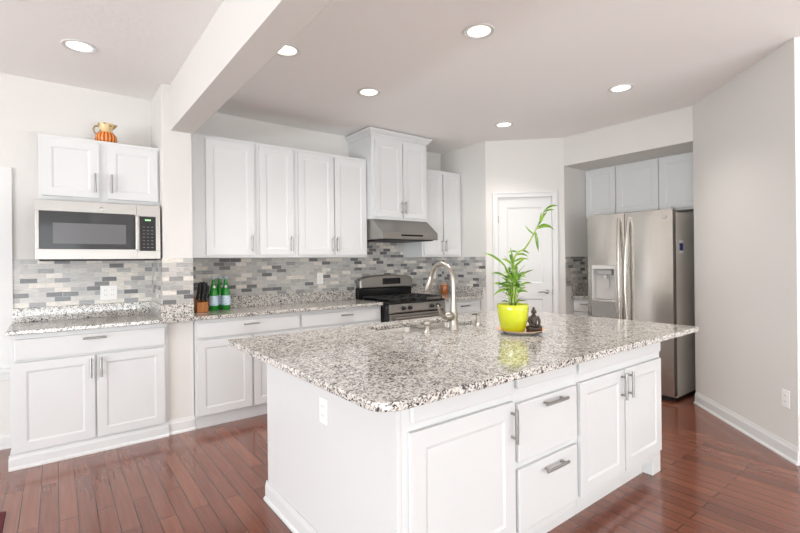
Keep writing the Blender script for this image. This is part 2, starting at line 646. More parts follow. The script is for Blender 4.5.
# window in the back wall
w = struct('window_1', MB().box(WX0 - 0.085, WX0, YW - 0.018, YW, WZ0 - 0.02, WZ1 + 0.085).box(WX1, WX1 + 0.085, YW - 0.018, YW, WZ0 - 0.02, WZ1 + 0.085)
           .box(WX0, WX1, YW - 0.018, YW, WZ1, WZ1 + 0.085).box(WX0 - 0.11, WX1 + 0.11, YW - 0.05, YW + 0.05, WZ0 - 0.04, WZ0 - 0.012)
           .box(WX0 - 0.085, WX1 + 0.085, YW - 0.018, YW, WZ0 - 0.10, WZ0 - 0.04), M['trim'], 'white trimmed window at the left edge', 'window', bevel=0.003)
fr = MB()
fr.box(WX0, WX0 + 0.05, YW + 0.02, YW + 0.08, WZ0, WZ1).box(WX1 - 0.05, WX1, YW + 0.02, YW + 0.08, WZ0, WZ1)
fr.box(WX0 + 0.05, WX1 - 0.05, YW + 0.02, YW + 0.08, WZ0 - 0.012, WZ0 + 0.05).box(WX0 + 0.05, WX1 - 0.05, YW + 0.02, YW + 0.08, WZ1 - 0.05, WZ1)
fr.box(WX0 + 0.05, WX1 - 0.05, YW + 0.03, YW + 0.07, 1.26, 1.31)
for k in range(1, 4):
    xx = WX0 + (WX1 - WX0) * k / 4
    fr.box(xx - 0.009, xx + 0.009, YW + 0.042, YW + 0.058, WZ0 + 0.05, WZ1 - 0.05)
for zz in (0.82, 1.04, 1.53, 1.75):
    fr.box(WX0 + 0.05, WX1 - 0.05, YW + 0.042, YW + 0.058, zz - 0.009, zz + 0.009)
fr.build('window_frame', M['trim'], w, bevel=0.002)
MB().box(WX0 + 0.04, WX1 - 0.04, YW + 0.048, YW + 0.052, WZ0 + 0.04, WZ1 - 0.04).build('pane', M['pane'], w)

# pantry door and its casing
c = 0.065
cs = MB().box(DS0 - c, DS0 - 0.004, -0.018, 0, 0, DH + c).box(DS1 + 0.004, DS1 + c, -0.018, 0, 0, DH + c).box(DS0 - 0.004, DS1 + 0.004, -0.018, 0, DH + 0.004, DH + c)
cs.box(DS0 - c, DS0 - c + 0.018, -0.026, -0.018, 0, DH + c).box(DS1 + c - 0.018, DS1 + c, -0.026, -0.018, 0, DH + c).box(DS0 - c + 0.018, DS1 + c - 0.018, -0.026, -0.018, DH + c - 0.018, DH + c)
cs.box(DS0 - 0.012, DS0 - 0.004, 0, T, 0, DH + 0.012).box(DS1 + 0.004, DS1 + 0.012, 0, T, 0, DH + 0.012).box(DS0 - 0.004, DS1 + 0.004, 0, T, DH + 0.004, DH + 0.012)
struct('trim_1', cs.xf(pw), M['trim'], 'white casing framing the pantry door', 'door casing', bevel=0.003)


def panel_slab(mb, x0, x1, z0, z1, yf, th, panels, slope=0.012, dep=0.007):
    """slab whose -y face (at yf) carries sunken rectangular panels stacked in z"""
    bm = mb.bm
    V = bm.verts.new

    def quad(a, b, c_, d):
        mb._f([V(a), V(b), V(c_), V(d)])
    quad((x0, yf + th, z0), (x0, yf + th, z1), (x1, yf + th, z1), (x1, yf + th, z0))
    quad((x0, yf, z0), (x0, yf + th, z0), (x1, yf + th, z0), (x1, yf, z0))
    quad((x0, yf, z1), (x1, yf, z1), (x1, yf + th, z1), (x0, yf + th, z1))
    quad((x0, yf, z0), (x0, yf, z1), (x0, yf + th, z1), (x0, yf + th, z0))
    quad((x1, yf, z0), (x1, yf + th, z0), (x1, yf + th, z1), (x1, yf, z1))
    zc = z0
    for (a0, a1, b0, b1) in panels:
        quad((x0, yf, zc), (x1, yf, zc), (x1, yf, b0), (x0, yf, b0))
        quad((x0, yf, b0), (a0, yf, b0), (a0, yf, b1), (x0, yf, b1))
        quad((a1, yf, b0), (x1, yf, b0), (x1, yf, b1), (a1, yf, b1))
        s, y2 = slope, yf + dep
        o = [(a0, yf, b0), (a1, yf, b0), (a1, yf, b1), (a0, yf, b1)]
        i = [(a0 + s, y2, b0 + s), (a1 - s, y2, b0 + s), (a1 - s, y2, b1 - s), (a0 + s, y2, b1 - s)]
        for k in range(4):
            quad(o[k], o[(k + 1) % 4], i[(k + 1) % 4], i[k])
        quad(*i)
        zc = b1
    quad((x0, yf, zc), (x1, yf, zc), (x1, yf, z1), (x0, yf, z1))
    bmesh.ops.remove_doubles(bm, verts=bm.verts[:], dist=0.0002)
    return mb


mb = panel_slab(MB(), DS0, DS1, 0.008, DH, 0.012, 0.036, [(DS0 + 0.10, DS1 - 0.10, 0.20, 0.885), (DS0 + 0.10, DS1 - 0.10, 1.065, 1.96)], 0.018, 0.009)
door = struct('door_1', mb.xf(pw), M['trim'], 'white two panel pantry door', 'door')
hd = MB().lathe([(0, 0), (0.026, 0), (0.026, 0.008), (0.011, 0.012), (0.011, 0.045), (0, 0.045)], seg=20)
hd.xf(Matrix.Translation((DS1 - 0.06, 0.012, 0.965)) @ Matrix.Rotation(R(90), 4, 'X'))
hd.tube([(DS1 - 0.06, -0.030, 0.965), (DS1 - 0.10, -0.032, 0.968), (DS1 - 0.165, -0.028, 0.963)], [0.009, 0.008, 0.006], 10)
hd.xf(pw).build('door_handle', M['chrome'], door, smooth=True)
for z in (0.25, 1.05, 1.82):
    MB().box(DS0 - 0.006, DS0 + 0.006, -0.006, 0.0119, z - 0.045, z + 0.045).xf(pw).build('hinge', M['chrome'], door)
MB().box(DS1 - 0.004, DS1 + 0.004, 0.005, 0.0119, 0.93, 1.0).xf(pw).build('latch_plate', M['chrome'], door)


def base_profile(mb, x0, x1, h=0.108, t=0.014):
    mb.prism([(0, 0), (-t - 0.010, 0), (-t - 0.010, 0.010), (-t, 0.022), (-t, h - 0.028), (-t * 0.55, h - 0.010), (-t * 0.45, h), (0, h)], 'x', x0, x1)
    return mb


struct('baseboard_right', base_profile(MB(), 0.012, LC + 0.012).xf(wc), M['trim'], 'white baseboard along the angled right wall', 'baseboard')
struct('baseboard_right_return', base_profile(MB(), 0, 2.6).xf(wc @ Matrix.Translation((LC, 0, 0)) @ Matrix.Rotation(R(90), 4, 'Z')), M['trim'], 'white baseboard turning off at the right edge', 'baseboard')
struct('baseboard_pier', base_profile(MB(), 0.690, 0.884).xf(Matrix.Translation((0, PFY, 0))), M['trim'], 'white baseboard at the foot of the wall stub', 'baseboard')
struct('baseboard_back', base_profile(MB(), XL, -0.262).xf(Matrix.Translation((0, YW, 0))), M['trim'], 'white baseboard under the left window', 'baseboard')
struct('baseboard_pantry', base_profile(MB(), 0, DS0 - c).xf(pw), M['trim'], 'white baseboard left of the pantry door', 'baseboard')
struct('baseboard_pantry_right', base_profile(MB(), DS1 + c, PL).xf(pw), M['trim'], 'white baseboard right of the pantry door', 'baseboard')

# tiled splashbacks
TZ0, TZ1 = 1.0205, 1.384
tt = 0.008
struct('wall_back_tile_left', MB().box(-0.255, PX0, YW - tt, YW, TZ0, TZ1), M['tile'], 'grey mosaic tile under the microwave', 'tile splashback', uv=True)
struct('wall_pier_tile', MB().box(PX0, PX1, PFY - tt, PFY, TZ0, TZ1).box(PX0 - tt, PX0, PFY - tt, YW - tt, TZ0, TZ1), M['tile'], 'grey mosaic tile wrapping the wall stub', 'tile splashback', uv=True)
struct('wall_back_tile', MB().box(PX1, RCX, YW - tt, YW, TZ0, TZ1).box(2.645, 3.405, YW - tt, YW, TZ1, 1.60).box(2.69, 3.43, YW - tt, YW, 0.93, TZ0), M['tile'], 'grey mosaic tile behind the range and bottles', 'tile splashback', uv=True)
struct('wall_return_tile', MB().box(RCX - tt, RCX, PY + 0.012, YW - tt, TZ0, TZ1), M['tile'], 'grey mosaic tile on the short wall by the pantry', 'tile splashback', uv=True)
struct('wall_alcove_tile', MB().box(HX + 0.006, AX, HY0 - tt, HY0, 1.03, 1.37), M['tile'], 'grey mosaic tile in the alcove left of the fridge', 'tile splashback', uv=True)

# ------------------------------------------------------------------ cabinets


def bar_handle(parent, x, z, L_, vert, yf, name='handle', out=0.030, r=0.0072):
    m_ = MB()
    h = L_ / 2
    if vert:
        m_.tube([(x, yf - out, z - h), (x, yf - out, z + h)], r, 10)
        for s in (-1, 1):
            m_.tube([(x, yf, z + s * (h - 0.022)), (x, yf - out, z + s * (h - 0.022))], r * 0.85, 8)
    else:
        m_.tube([(x - h, yf - out, z), (x + h, yf - out, z)], r, 10)
        for s in (-1, 1):
            m_.tube([(x + s * (h - 0.022), yf, z), (x + s * (h - 0.022), yf - out, z)], r * 0.85, 8)
    return m_.build(name, M['chrome'], parent, smooth=True)


def front(parent, kind, x0, x1, z0, z1, handle=None, stile=0.058, yf=-0.02):
    m_ = MB()
    if kind == 'door':
        panel_slab(m_, x0, x1, z0, z1, yf, 0.0198, [(x0 + stile, x1 - stile, z0 + stile, z1 - stile)], 0.013, 0.005)
    else:
        m_.box(x0, x1, yf, -0.0002, z0, z1)
    o = m_.build('door' if kind == 'door' else 'drawer', M['white'], parent, bevel=0.004 if kind != 'door' else 0.0025, seg=2)
    if handle:
        d, hx, hz, L_ = handle
        bar_handle(o, hx, hz, L_, d == 'v', yf)
    return o


def cabinet(name, label, loc, w, d, z0, z1, fronts, rotz=0.0, group=None, toe=None, cat='cabinet'):
    """origin at the left end of the face frame on the floor line; front faces local -y"""
    t = thing(name, label, cat, loc, rotz, group)
    MB().box(0, w, 0, d, z0, z1).build('carcass', M['white'], t, bevel=0.0015)
    if toe:
        MB().box(0, w, toe, toe + 0.02, 0, z0 - 0.0005).build('toe_kick', M['white'], t)
    for f in fronts:
        front(t, *f)
    return t


# --- wall cabinets: face frames at y = 4.02
UF = 4.02
UD = YW - UF - 0.001
G1 = 'white wall cabinets over the counter'
x0 = -0.089
mc = cabinet('wall_cabinet', 'short white two door wall cabinet above the microwave with a pitcher on it', (x0, UF, 0), 0.760, UD, 1.797, 2.262,
             [('door', 0.018, 0.352, 1.828, 2.235, ('v', 0.326, 1.937, 0.14), 0.055), ('door', 0.402, 0.738, 1.828, 2.235, ('v', 0.428, 1.94, 0.14), 0.055)])
x0 = 0.884
cabinet('wall_cabinet', 'white single door wall cabinet above the green bottles beside the wall stub', (x0, UF, 0), 1.447 - x0, UD, 1.385, 2.43,
        [('door', 1.012 - x0, 1.423 - x0, 1.408, 2.396, ('v', 1.397 - x0, 1.512, 0.15))], group=G1)
x0 = 1.4475
cabinet('wall_cabinet', 'narrow white single door wall cabinet, second from the wall stub', (x0, UF, 0), 1.826 - x0, UD, 1.385, 2.43,
        [('door', 1.474 - x0, 1.799 - x0, 1.408, 2.396, ('v', 1.773 - x0, 1.515, 0.15))], group=G1)
x0 = 1.8265
cabinet('wall_cabinet', 'white two door wall cabinet just left of the range hood', (x0, UF, 0), 2.642 - x0, UD, 1.385, 2.43,
        [('door', 1.853 - x0, 2.233 - x0, 1.408, 2.396, ('v', 2.213 - x0, 1.515, 0.15)), ('door', 2.247 - x0, 2.622 - x0, 1.408, 2.396, ('v', 2.267 - x0, 1.515, 0.15))], group=G1)
x0 = 2.6425
HF = 3.922
hc = cabinet('wall_cabinet', 'tall raised white two door cabinet with crown molding above the range hood', (x0, HF, 0), 0.765, YW - HF - 0.001, 1.790, 2.70,
             [('door', 0.035, 0.396, 1.815, 2.63, ('v', 0.376, 1.925, 0.14)), ('door', 0.408, 0.742, 1.815, 2.63, ('v', 0.428, 1.925, 0.14))], group=G1)
cr = MB()
prof = [(0, 0), (0.010, 0.0), (0.016, 0.018), (0.046, 0.050), (0.050, 0.066), (0, 0.066)]
W_, D_ = 0.765, YW - HF - 0.002
zb = 2.672


def ring(o, z):
    return [(-o, D_, z), (-o, -o, z), (W_ + o, -o, z), (W_ + o, D_, z)]


rings = [[cr.bm.verts.new(p) for p in ring(max(o, 0.0008), zb + z)] for o, z in prof]
for a, b in zip(rings, rings[1:]):
    for k in range(3):
        cr._f([a[k], a[k + 1], b[k + 1], b[k]])
cr._f(rings[-1])
cr.build('crown_molding', M['white'], hc)
x0 = 3.408
cabinet('wall_cabinet', 'white two door wall cabinet right of the range hood near the pantry', (x0, UF, 0), RCX - 0.001 - x0, UD, 1.385, 2.43,
        [('door', 0.022, 0.318, 1.408, 2.396, ('v', 0.296, 1.52, 0.15)), ('door', 0.336, 0.622, 1.408, 2.396, ('v', 0.358, 1.52, 0.15))], group=G1)

# --- base cabinets
BF = 3.88
lx0, lx1 = -0.240, 0.687
lb = cabinet('base_cabinet', 'white base cabinet with one wide drawer and two doors below the microwave', (lx0, BF, 0), lx1 - lx0, YW - BF - 0.001, 0.0, 0.8835,
             [('drawer', 0.022, 0.906, 0.712, 0.850, ('h', 0.457, 0.822, 0.14)),
              ('door', 0.022, 0.455, 0.110, 0.697, ('v', 0.432, 0.610, 0.14)), ('door', 0.467, 0.902, 0.110, 0.697, ('v', 0.492, 0.610, 0.14))])
bp_ = MB()
base_profile(bp_, -0.012, lx1 - lx0, 0.098, 0.010)
bp_.box(-0.014, -0.0003, -0.012, 0.3, 0, 0.07)
bp_.build('base_molding', M['white'], lb)

AF = 3.86
x0 = 0.886
G2 = 'white base cabinets along the back wall'
cabinet('base_cabinet', 'white base cabinet with one drawer over two doors below the green bottles', (x0, AF, 0), 1.789 - x0, YW - AF - 0.001, 0.10, 0.8835,
        [('drawer', 0.010, 0.890, 0.735, 0.852, ('h', 0.440, 0.823, 0.13)),
         ('door', 0.010, 0.444, 0.112, 0.716, None), ('door', 0.464, 0.890, 0.112, 0.716, None)], group=G2, toe=0.03)
x0 = 1.7895
cabinet('base_cabinet', 'white base cabinet with one drawer immediately left of the range', (x0, AF, 0), 2.700 - x0, YW - AF - 0.001, 0.10, 0.8835,
        [('drawer', 0.014, 0.892, 0.735, 0.852, ('h', 0.475, 0.818, 0.13)),
         ('door', 0.014, 0.440, 0.112, 0.716, None), ('door', 0.455, 0.892, 0.112, 0.716, None)], group=G2, toe=0.03)
x0 = 3.472
cabinet('base_cabinet', 'white base cabinet between the range and the pantry corner', (x0, 3.71, 0), RCX - 0.001 - x0, YW - 3.711, 0.10, 0.8835,
        [('drawer', 0.012, 0.560, 0.735, 0.852, ('h', 0.285, 0.815, 0.14)),
         ('door', 0.012, 0.285, 0.112, 0.716, None), ('door', 0.300, 0.560, 0.112, 0.716, None)], group=G2, toe=0.03)

# --- worktops along the wall
ZT, ZB = 0.914, 0.884


def worktop(name, label, outline, holes, round_pts, group=None, parts=None):
    """flat slab from a 2D outline (rounded corners given by radius per vertex)"""
    def rounded(poly, rad):
        out = []
        n = len(poly)
        for i, p in enumerate(poly):
            r = rad[i]
            if r <= 0:
                out.append(p)
                continue
            a = Vector(poly[i - 1]) - Vector(p)
            b = Vector(poly[(i + 1) % n]) - Vector(p)
            a.normalize()
            b.normalize()
            cc = Vector(p) + (a + b) * r
            s = Vector(p) + a * r - cc
            e = Vector(p) + b * r - cc
            a0 = math.atan2(s.y, s.x)
            a1 = math.atan2(e.y, e.x)
            d = (a1 - a0 + PI) % (2 * PI) - PI
            for k in range(9):
                t_ = a0 + d * k / 8
                out.append((cc.x + r * math.cos(t_), cc.y + r * math.sin(t_)))
        return out
    cu = bpy.data.curves.new('outline', 'CURVE')
    cu.dimensions = '2D'
    cu.fill_mode = 'BOTH'
    bv = 0.006
    cu.extrude = (ZT - ZB) / 2 - bv
    cu.bevel_depth = bv
    cu.bevel_resolution = 2
    cu.offset = -bv
    for poly, rad in [(outline, round_pts)] + holes:
        pts = rounded(poly, rad)
        sp = cu.splines.new('POLY')
        sp.points.add(len(pts) - 1)
        for q, p in zip(sp.points, pts):
            q.co = (p[0], p[1], 0, 1)
        sp.use_cyclic_u = True
    tmp = bpy.data.objects.new('outline', cu)
    COL.objects.link(tmp)
    bpy.context.view_layer.update()
    me = bpy.data.meshes.new_from_object(tmp.evaluated_get(bpy.context.evaluated_depsgraph_get()))
    bpy.data.objects.remove(tmp)
    me.name = name
    me.transform(Matrix.Translation((0, 0, (ZT + ZB) / 2)))
    me.materials.clear()
    me.materials.append(M['granite'])
    for p in me.polygons:
        p.use_smooth = False
    if parts is None:
        o = bpy.data.objects.new(name, me)
        COL.objects.link(o)
        return tag(o, label, 'worktop', group)
    t = thing(name, label, 'worktop', (0, 0, 0), 0, group)
    o = bpy.data.objects.new('slab', me)
    COL.objects.link(o)
    o.parent = t
    for b in parts:
        MB().box(*b).build('upstand', M['granite'], t, bevel=0.002)
    return t


CF = 3.815
bt = 0.020
g = 0.0006
worktop('worktop', 'grey speckled granite worktop along the back wall left of the range',
        [(-0.262, 3.833), (2.7005, 3.812), (2.7005, YW - g), (PX1 + g, YW - g), (PX1 + g, PFY - g), (PX0 - g, PFY - g), (PX0 - g, YW - g), (-0.262, YW - g)], [],
        [0.02, 0, 0, 0, 0, 0, 0, 0],
        parts=[(-0.255, PX0 - g, YW - bt, YW - g, ZT, 1.02), (PX0 - bt, PX0 - g, PFY, YW - bt - g, ZT, 1.02), (PX0 - bt, PX1, PFY - bt, PFY - g, ZT, 1.02),
               (PX1 + g, 2.699, YW - bt, YW - g, ZT, 1.02)])
worktop('worktop', 'grey speckled granite worktop right of the range under the orange jar',
        [(3.4715, 3.66), (RCX - g, 3.66), (RCX - g, YW - g), (3.4715, YW - g)], [], [0, 0, 0, 0],
        parts=[(3.473, RCX - bt - g, YW - bt, YW - g, ZT, 1.02), (RCX - bt, RCX - g, 3.665, YW - g, ZT, 1.02)])

# --- alcove cabinets (fronts face -x)
RX = R(-90)
G3 = 'white cabinets above the fridge'
cabinet('wall_cabinet', 'narrow white single door cabinet left above the fridge in the alcove', (5.15, 2.967, 0), 0.377, AX - 5.151, 1.84, 2.4195,
        [('door', 0.006, 0.366, 1.86, 2.400, None)], RX, G3)
cabinet('wall_cabinet', 'wide white two door cabinet right above the fridge in the alcove', (5.15, 2.589, 0), 0.946, AX - 5.151, 1.84, 2.4195,
        [('door', 0.006, 0.455, 1.86, 2.400, None), ('door', 0.470, 0.938, 1.86, 2.400, None)], RX, G3)
cabinet('base_cabinet', 'narrow white base cabinet in the alcove left of the fridge', (4.845, 2.967, 0), 0.330, AX - 4.846, 0.10, 0.8835,
        [('drawer', 0.012, 0.318, 0.735, 0.852, ('h', 0.165, 0.822, 0.10)), ('door', 0.012, 0.318, 0.112, 0.716, None)], RX, None, 0.06)
worktop('worktop', 'short granite worktop in the alcove left of the fridge',
        [(4.81, 2.634), (AX - g, 2.634), (AX - g, HY0 - g), (4.81, HY0 - g)], [], [0, 0, 0, 0],
        parts=[(4.815, AX - g, HY0 - bt, HY0 - g, ZT, 1.028)])

# ------------------------------------------------------------------ island
IX0, IX1, IF, IB = 0.942, 3.0145, 1.2586, 2.478   # body; IF is the face frame plane
G4 = 'white cabinets of the kitchen island'
pt = 0.019
x0 = IX0 + pt
cabinet('island_cabinet', 'white island cabinet with one large door nearest the camera', (x0, IF, 0), 1.574 - x0, 0.58, 0.10, 0.8835,
        [('drawer', 1.000 - x0, 1.560 - x0, 0.760, 0.868, None), ('door', 0.990 - x0, 1.563 - x0, 0.145, 0.728, ('v', 1.540 - x0, 0.632, 0.145), 0.066)], group=G4, toe=0.06)
x0 = 1.5745
cabinet('island_cabinet', 'white island cabinet with two deep drawers in the middle of the front', (x0, IF, 0), 2.061 - x0, 0.58, 0.10, 0.8835,
        [('drawer', 1.588 - x0, 2.046 - x0, 0.777, 0.868, None), ('drawer', 1.588 - x0, 2.046 - x0, 0.455, 0.712, ('h', 1.838 - x0, 0.683, 0.17)),
         ('drawer', 1.588 - x0, 2.046 - x0, 0.150, 0.424, ('h', 1.838 - x0, 0.380, 0.17))], group=G4, toe=0.06)
x0 = 2.0615
cabinet('island_cabinet', 'white island cabinet with a pair of doors at the fridge end', (x0, IF, 0), IX1 - pt - x0, 0.58, 0.10, 0.8835,
        [('drawer', 2.075 - x0, 2.990 - x0, 0.760, 0.868, None), ('door', 2.075 - x0, 2.522 - x0, 0.145, 0.718, ('v', 2.492 - x0, 0.632, 0.145), 0.062),
         ('door', 2.536 - x0, 2.990 - x0, 0.145, 0.718, ('v', 2.566 - x0, 0.632, 0.145), 0.062)], group=G4, toe=0.06)
e = thing('island_end_panel', 'wide plain white panel closing the left end of the island', 'panel', (IX0, IF, 0))
MB().box(0, pt - 0.0005, -0.0, IB - IF, 0, 0.8835).build('panel', M['white'], e, bevel=0.002)
bm_ = base_profile(MB(), 0, IB - IF + 0.012, 0.105, 0.012)
bm_.xf(Matrix.Translation((0, IB - IF + 0.012, 0)) @ Matrix.Rotation(R(-90), 4, 'Z'))
bm_.build('base_molding', M['white'], e)
e2 = thing('island_end_panel', 'narrow white panel with a foot closing the fridge end of the island', 'panel', (IX1 - pt, IF, 0))
MB().prism([(-0.001, 0), (IB - IF, 0), (IB - IF, 0.8835), (-0.001, 0.8835)], 'x', 0.0005, pt).build('panel', M['white'], e2, bevel=0.002)
MB().box(-0.088, 0.0, -0.0005, 0.0585, 0, 0.0995).build('foot', M['white'], e2, bevel=0.002)
bk = MB().box(IX0 + pt, IX1 - pt, IB - 0.02, IB, 0.0, 0.8835).build('island_back_panel', M['white'], None, bevel=0.002)
tag(bk, 'white panel closing the side of the island that faces the range', 'panel')

SX0, SX1, SY0, SY1 = 1.585, 2.32, 2.085, 2.445
TX0, TX1, TY0, TY1 = 0.748, 3.150, 1.077, 2.565
worktop('island_worktop', 'large grey speckled granite slab on the island with rounded corners',
        [(TX0, TY0), (TX1, TY0), (TX1, TY1), (TX0, TY1)],
        [([(SX0, SY0), (SX0, SY1), (SX1, SY1), (SX1, SY0)], [0.04] * 4)], [0.085, 0.03, 0.03, 0.015])

# sink: two bowls hung under the slab
sk = thing('double_sink', 'undermounted stainless steel double bowl sink in the island', 'sink', (1.96, 2.265, 0))


def bowl(x0, x1, y0, y1, dep):
    m_ = MB()
    rs = []
    for (o, z) in [(-0.010, 0.8835), (0.0, 0.8835), (0.004, 0.872), (0.008, 0.80), (0.012, 0.884 - dep + 0.03), (0.04, 0.884 - dep)]:
        pts = []
        r = 0.045
        for (cx, cy, a0) in ((x1 - r, y1 - r, 0), (x0 + r, y1 - r, 90), (x0 + r, y0 + r, 180), (x1 - r, y0 + r, 270)):
            for k in range(7):
                a = R(a0 + 15 * k)
                pts.append((cx + (r - o) * math.cos(a), cy + (r - o) * math.sin(a), z))
        rs.append([m_.bm.verts.new(p) for p in pts])
    for a, b in zip(rs, rs[1:]):
        for k in range(len(a)):
            m_._f([a[k], a[(k + 1) % len(a)], b[(k + 1) % len(a)], b[k]])
    m_._f(rs[-1])
    m_.xf(Matrix.Translation((-1.96, -2.265, 0)))
    return m_.build('bowl', M['sinksteel'], sk, smooth=True)


for bx0, bx1 in ((SX0 + 0.004, 1.930), (1.972, SX1 - 0.004)):
    b = bowl(bx0, bx1, SY0 + 0.002, SY1 - 0.002, 0.20)
    MB().lathe([(0, 0.002), (0.018, 0.002), (0.04, 0.006), (0.042, 0.0)], ((bx0 + bx1) / 2 - 1.96, 0, 0.684), 20).build('drain', M['chrome'], b, smooth=True)

# faucet
fx, fy = 1.957, 2.012
fa = thing('faucet', 'tall gooseneck pull-down faucet in brushed nickel on the island', 'faucet', (fx, fy, ZT))
MB().lathe([(0, 0), (0.033, 0), (0.033, 0.006), (0.028, 0.016), (0.026, 0.06), (0.027, 0.085), (0.023, 0.115), (0.016, 0.17), (0.0145, 0.20)], seg=24).build('base', M['faucet'], fa, smooth=True)
pts = [(0, 0, 0.19), (0, 0, 0.24), (0, 0, 0.29)]
for k in range(1, 13):
    a = PI - (PI * 0.90) * k / 12
    pts.append((0, 0.105 + 0.105 * math.cos(a), 0.29 + 0.115 * math.sin(a)))
MB().tube(pts, 0.0155, 14).build('spout', M['faucet'], fa, smooth=True)
e_ = Vector(pts[-1])
dd = (Vector(pts[-1]) - Vector(pts[-2])).normalized()
MB().tube([e_, e_ + dd * 0.02, e_ + dd * 0.025, e_ + dd * 0.085, e_ + dd * 0.105], [0.0160, 0.0175, 0.019, 0.0265, 0.025], 16).build('spray_head', M['faucet'], fa, smooth=True)
lv = MB().ball((-0.034, 0, 0.082), 0.038, 0.029, 0.029)
lv.tube([(-0.055, 0.0, 0.082), (-0.085, -0.002, 0.080), (-0.108, -0.004, 0.098), (-0.128, -0.006, 0.135), (-0.138, -0.007, 0.158)], [0.015, 0.011, 0.009, 0.008, 0.007], 10)
lv.build('lever', M['faucet'], fa, smooth=True)
G5 = 'nickel dispensers beside the sink'
d1 = thing('soap_dispenser', 'squat brushed nickel dispenser to the left of the faucet', 'soap dispenser', (1.722, 1.992, ZT), 0, G5)
MB().lathe([(0, 0), (0.026, 0), (0.026, 0.008), (0.019, 0.014), (0.019, 0.034), (0.014, 0.040), (0.014, 0.046)], seg=20).build('base', M['faucet'], d1, smooth=True)
MB().lathe([(0, 0.046), (0.020, 0.046), (0.024, 0.052), (0.024, 0.070), (0.019, 0.076), (0, 0.077)], seg=20).build('cap', M['faucet'], d1, smooth=True)
d2 = thing('soap_dispenser', 'slim brushed nickel pump dispenser to the right of the faucet', 'soap dispenser', (2.199, 2.032, ZT), 0, G5)
MB().lathe([(0, 0), (0.023, 0), (0.023, 0.006), (0.016, 0.012), (0.014, 0.04), (0.009, 0.05), (0.009, 0.06)], seg=20).build('base', M['faucet'], d2, smooth=True)
MB().lathe([(0, 0.06), (0.012, 0.06), (0.013, 0.078), (0, 0.08)], seg=16).tube([(0, 0, 0.07), (0, 0.03, 0.071), (0, 0.055, 0.064)], [0.006, 0.006, 0.005], 8).build('pump_head', M['faucet'], d2, smooth=True)

# ------------------------------------------------------------------ outlets


def outlet(label, loc, rotz, gangs=1, slots='duplex', w=0.072, h=0.116, cat='outlet'):
    t = thing('wall_outlet', label, cat, loc, rotz)
    W = w + 0.046 * (gangs - 1)
    MB().box(-W / 2, W / 2, -0.006, -0.0003, -h / 2, h / 2).build('cover_plate', M['plastic'], t, bevel=0.003)
    for g_ in range(gangs):
        cx = (g_ - (gangs - 1) / 2) * 0.046
        for s in (-1, 1):
            if slots == 'rocker' and s == 1:
                continue
            if slots == 'rocker':
                MB().box(cx - 0.017, cx + 0.017, -0.0085, -0.0062, -0.034, 0.034).build('rocker', M['plastic'], t, bevel=0.002)
            else:
                r_ = MB().box(cx - 0.016, cx + 0.016, -0.0080, -0.0062, s * 0.02 - 0.013, s * 0.02 + 0.013).build('receptacle', M['plastic'], t, bevel=0.002)
                MB().box(cx - 0.008, cx - 0.006, -0.0084, -0.0081, s * 0.02 - 0.004, s * 0.02 + 0.006).box(cx + 0.006, cx + 0.008, -0.0084, -0.0081, s * 0.02 - 0.004, s * 0.02 + 0.006).build('slot', M['hole'], r_)
    return t


outlet('white double outlet plate on the tile below the microwave', (0.345, YW - tt, 1.108), 0, 2)
outlet('white single outlet plate on the tile between the bottles and the range', (2.262, YW - tt, 1.162), 0, 1)
outlet('white outlet plate on the tile above the orange jar', (3.90, YW - tt, 1.168), 0, 1)
outlet('white outlet plate on the left end panel of the island', (IX0, 1.795, 0.677), R(-90), 1)
outlet('white outlet plate low on the angled right wall', (3.858 - 0.0, 0.817, 0.395), R(-135), 1)

# ------------------------------------------------------------------ microwave
mwv = thing('microwave', 'stainless over-the-counter microwave with black glass door under the short cabinet', 'microwave', (-0.108, 3.92, 1.377))
W_, Hh = 0.760, 0.412
MB().box(0.004, W_ - 0.004, 0.03, YW - 3.92 - 0.001, 0.0, Hh).build('body', M['blackmat'], mwv, bevel=0.002)
dr = MB()
# door frame around the glass
dr.box(0, 0.600, 0, 0.0295, 0.0, 0.072).box(0, 0.600, 0, 0.0295, 0.335, Hh).box(0, 0.020, 0, 0.0295, 0.072, 0.335).box(0.585, 0.600, 0, 0.0295, 0.072, 0.335)
d_ = dr.build('door', M['steel'], mwv, bevel=0.0015)
MB().box(0.0202, 0.5848, 0.003, 0.0295, 0.0722, 0.3348).build('glass', M['glassdark'], d_)
MB().box(0.095, 0.530, 0.0015, 0.0029, 0.110, 0.255).build('window_screen', M['mesh'], d_)
MB().prism([(0.584, 0.0), (0.586, -0.030), (0.592, -0.036), (0.610, -0.036), (0.614, -0.030), (0.616, 0.0)], 'z', 0.070, 0.328).build('handle', M['steel'], d_, bevel=0.003)
cp = MB().box(0.6005, W_, 0, 0.0295, 0.0, 0.062).box(0.6005, W_, 0, 0.0295, 0.325, Hh).box(0.6005, 0.6205, 0, 0.0295, 0.062, 0.325).box(0.728, W_, 0, 0.0295, 0.062, 0.325).build('control_panel', M['steel'], mwv, bevel=0.0015)
MB().box(0.6207, 0.7278, 0.002, 0.0295, 0.0622, 0.3248).build('keypad', M['black'], cp)
for c_ in range(3):
    for r_ in range(7):
        MB().box(0.640 + 0.028 * c_, 0.654 + 0.028 * c_, 0.0012, 0.0019, 0.085 + 0.026 * r_, 0.091 + 0.026 * r_).build('key', M['keys'], cp)
MB().box(0.656, 0.666, 0.0012, 0.0019, 0.292, 0.304).box(0.670, 0.680, 0.0012, 0.0019, 0.292, 0.304).box(0.684, 0.694, 0.0012, 0.0019, 0.292, 0.304).build('display', M['glow'], cp)
MB().lathe([(0, 0), (0.0125, 0), (0.0125, 0.003), (0.010, 0.004), (0, 0.004)], seg=24).xf(Matrix.Translation((0.377, 0.0, 0.368)) @ Matrix.Rotation(R(90), 4, 'X')).build('round_emblem', M['chrome'], d_, smooth=True)
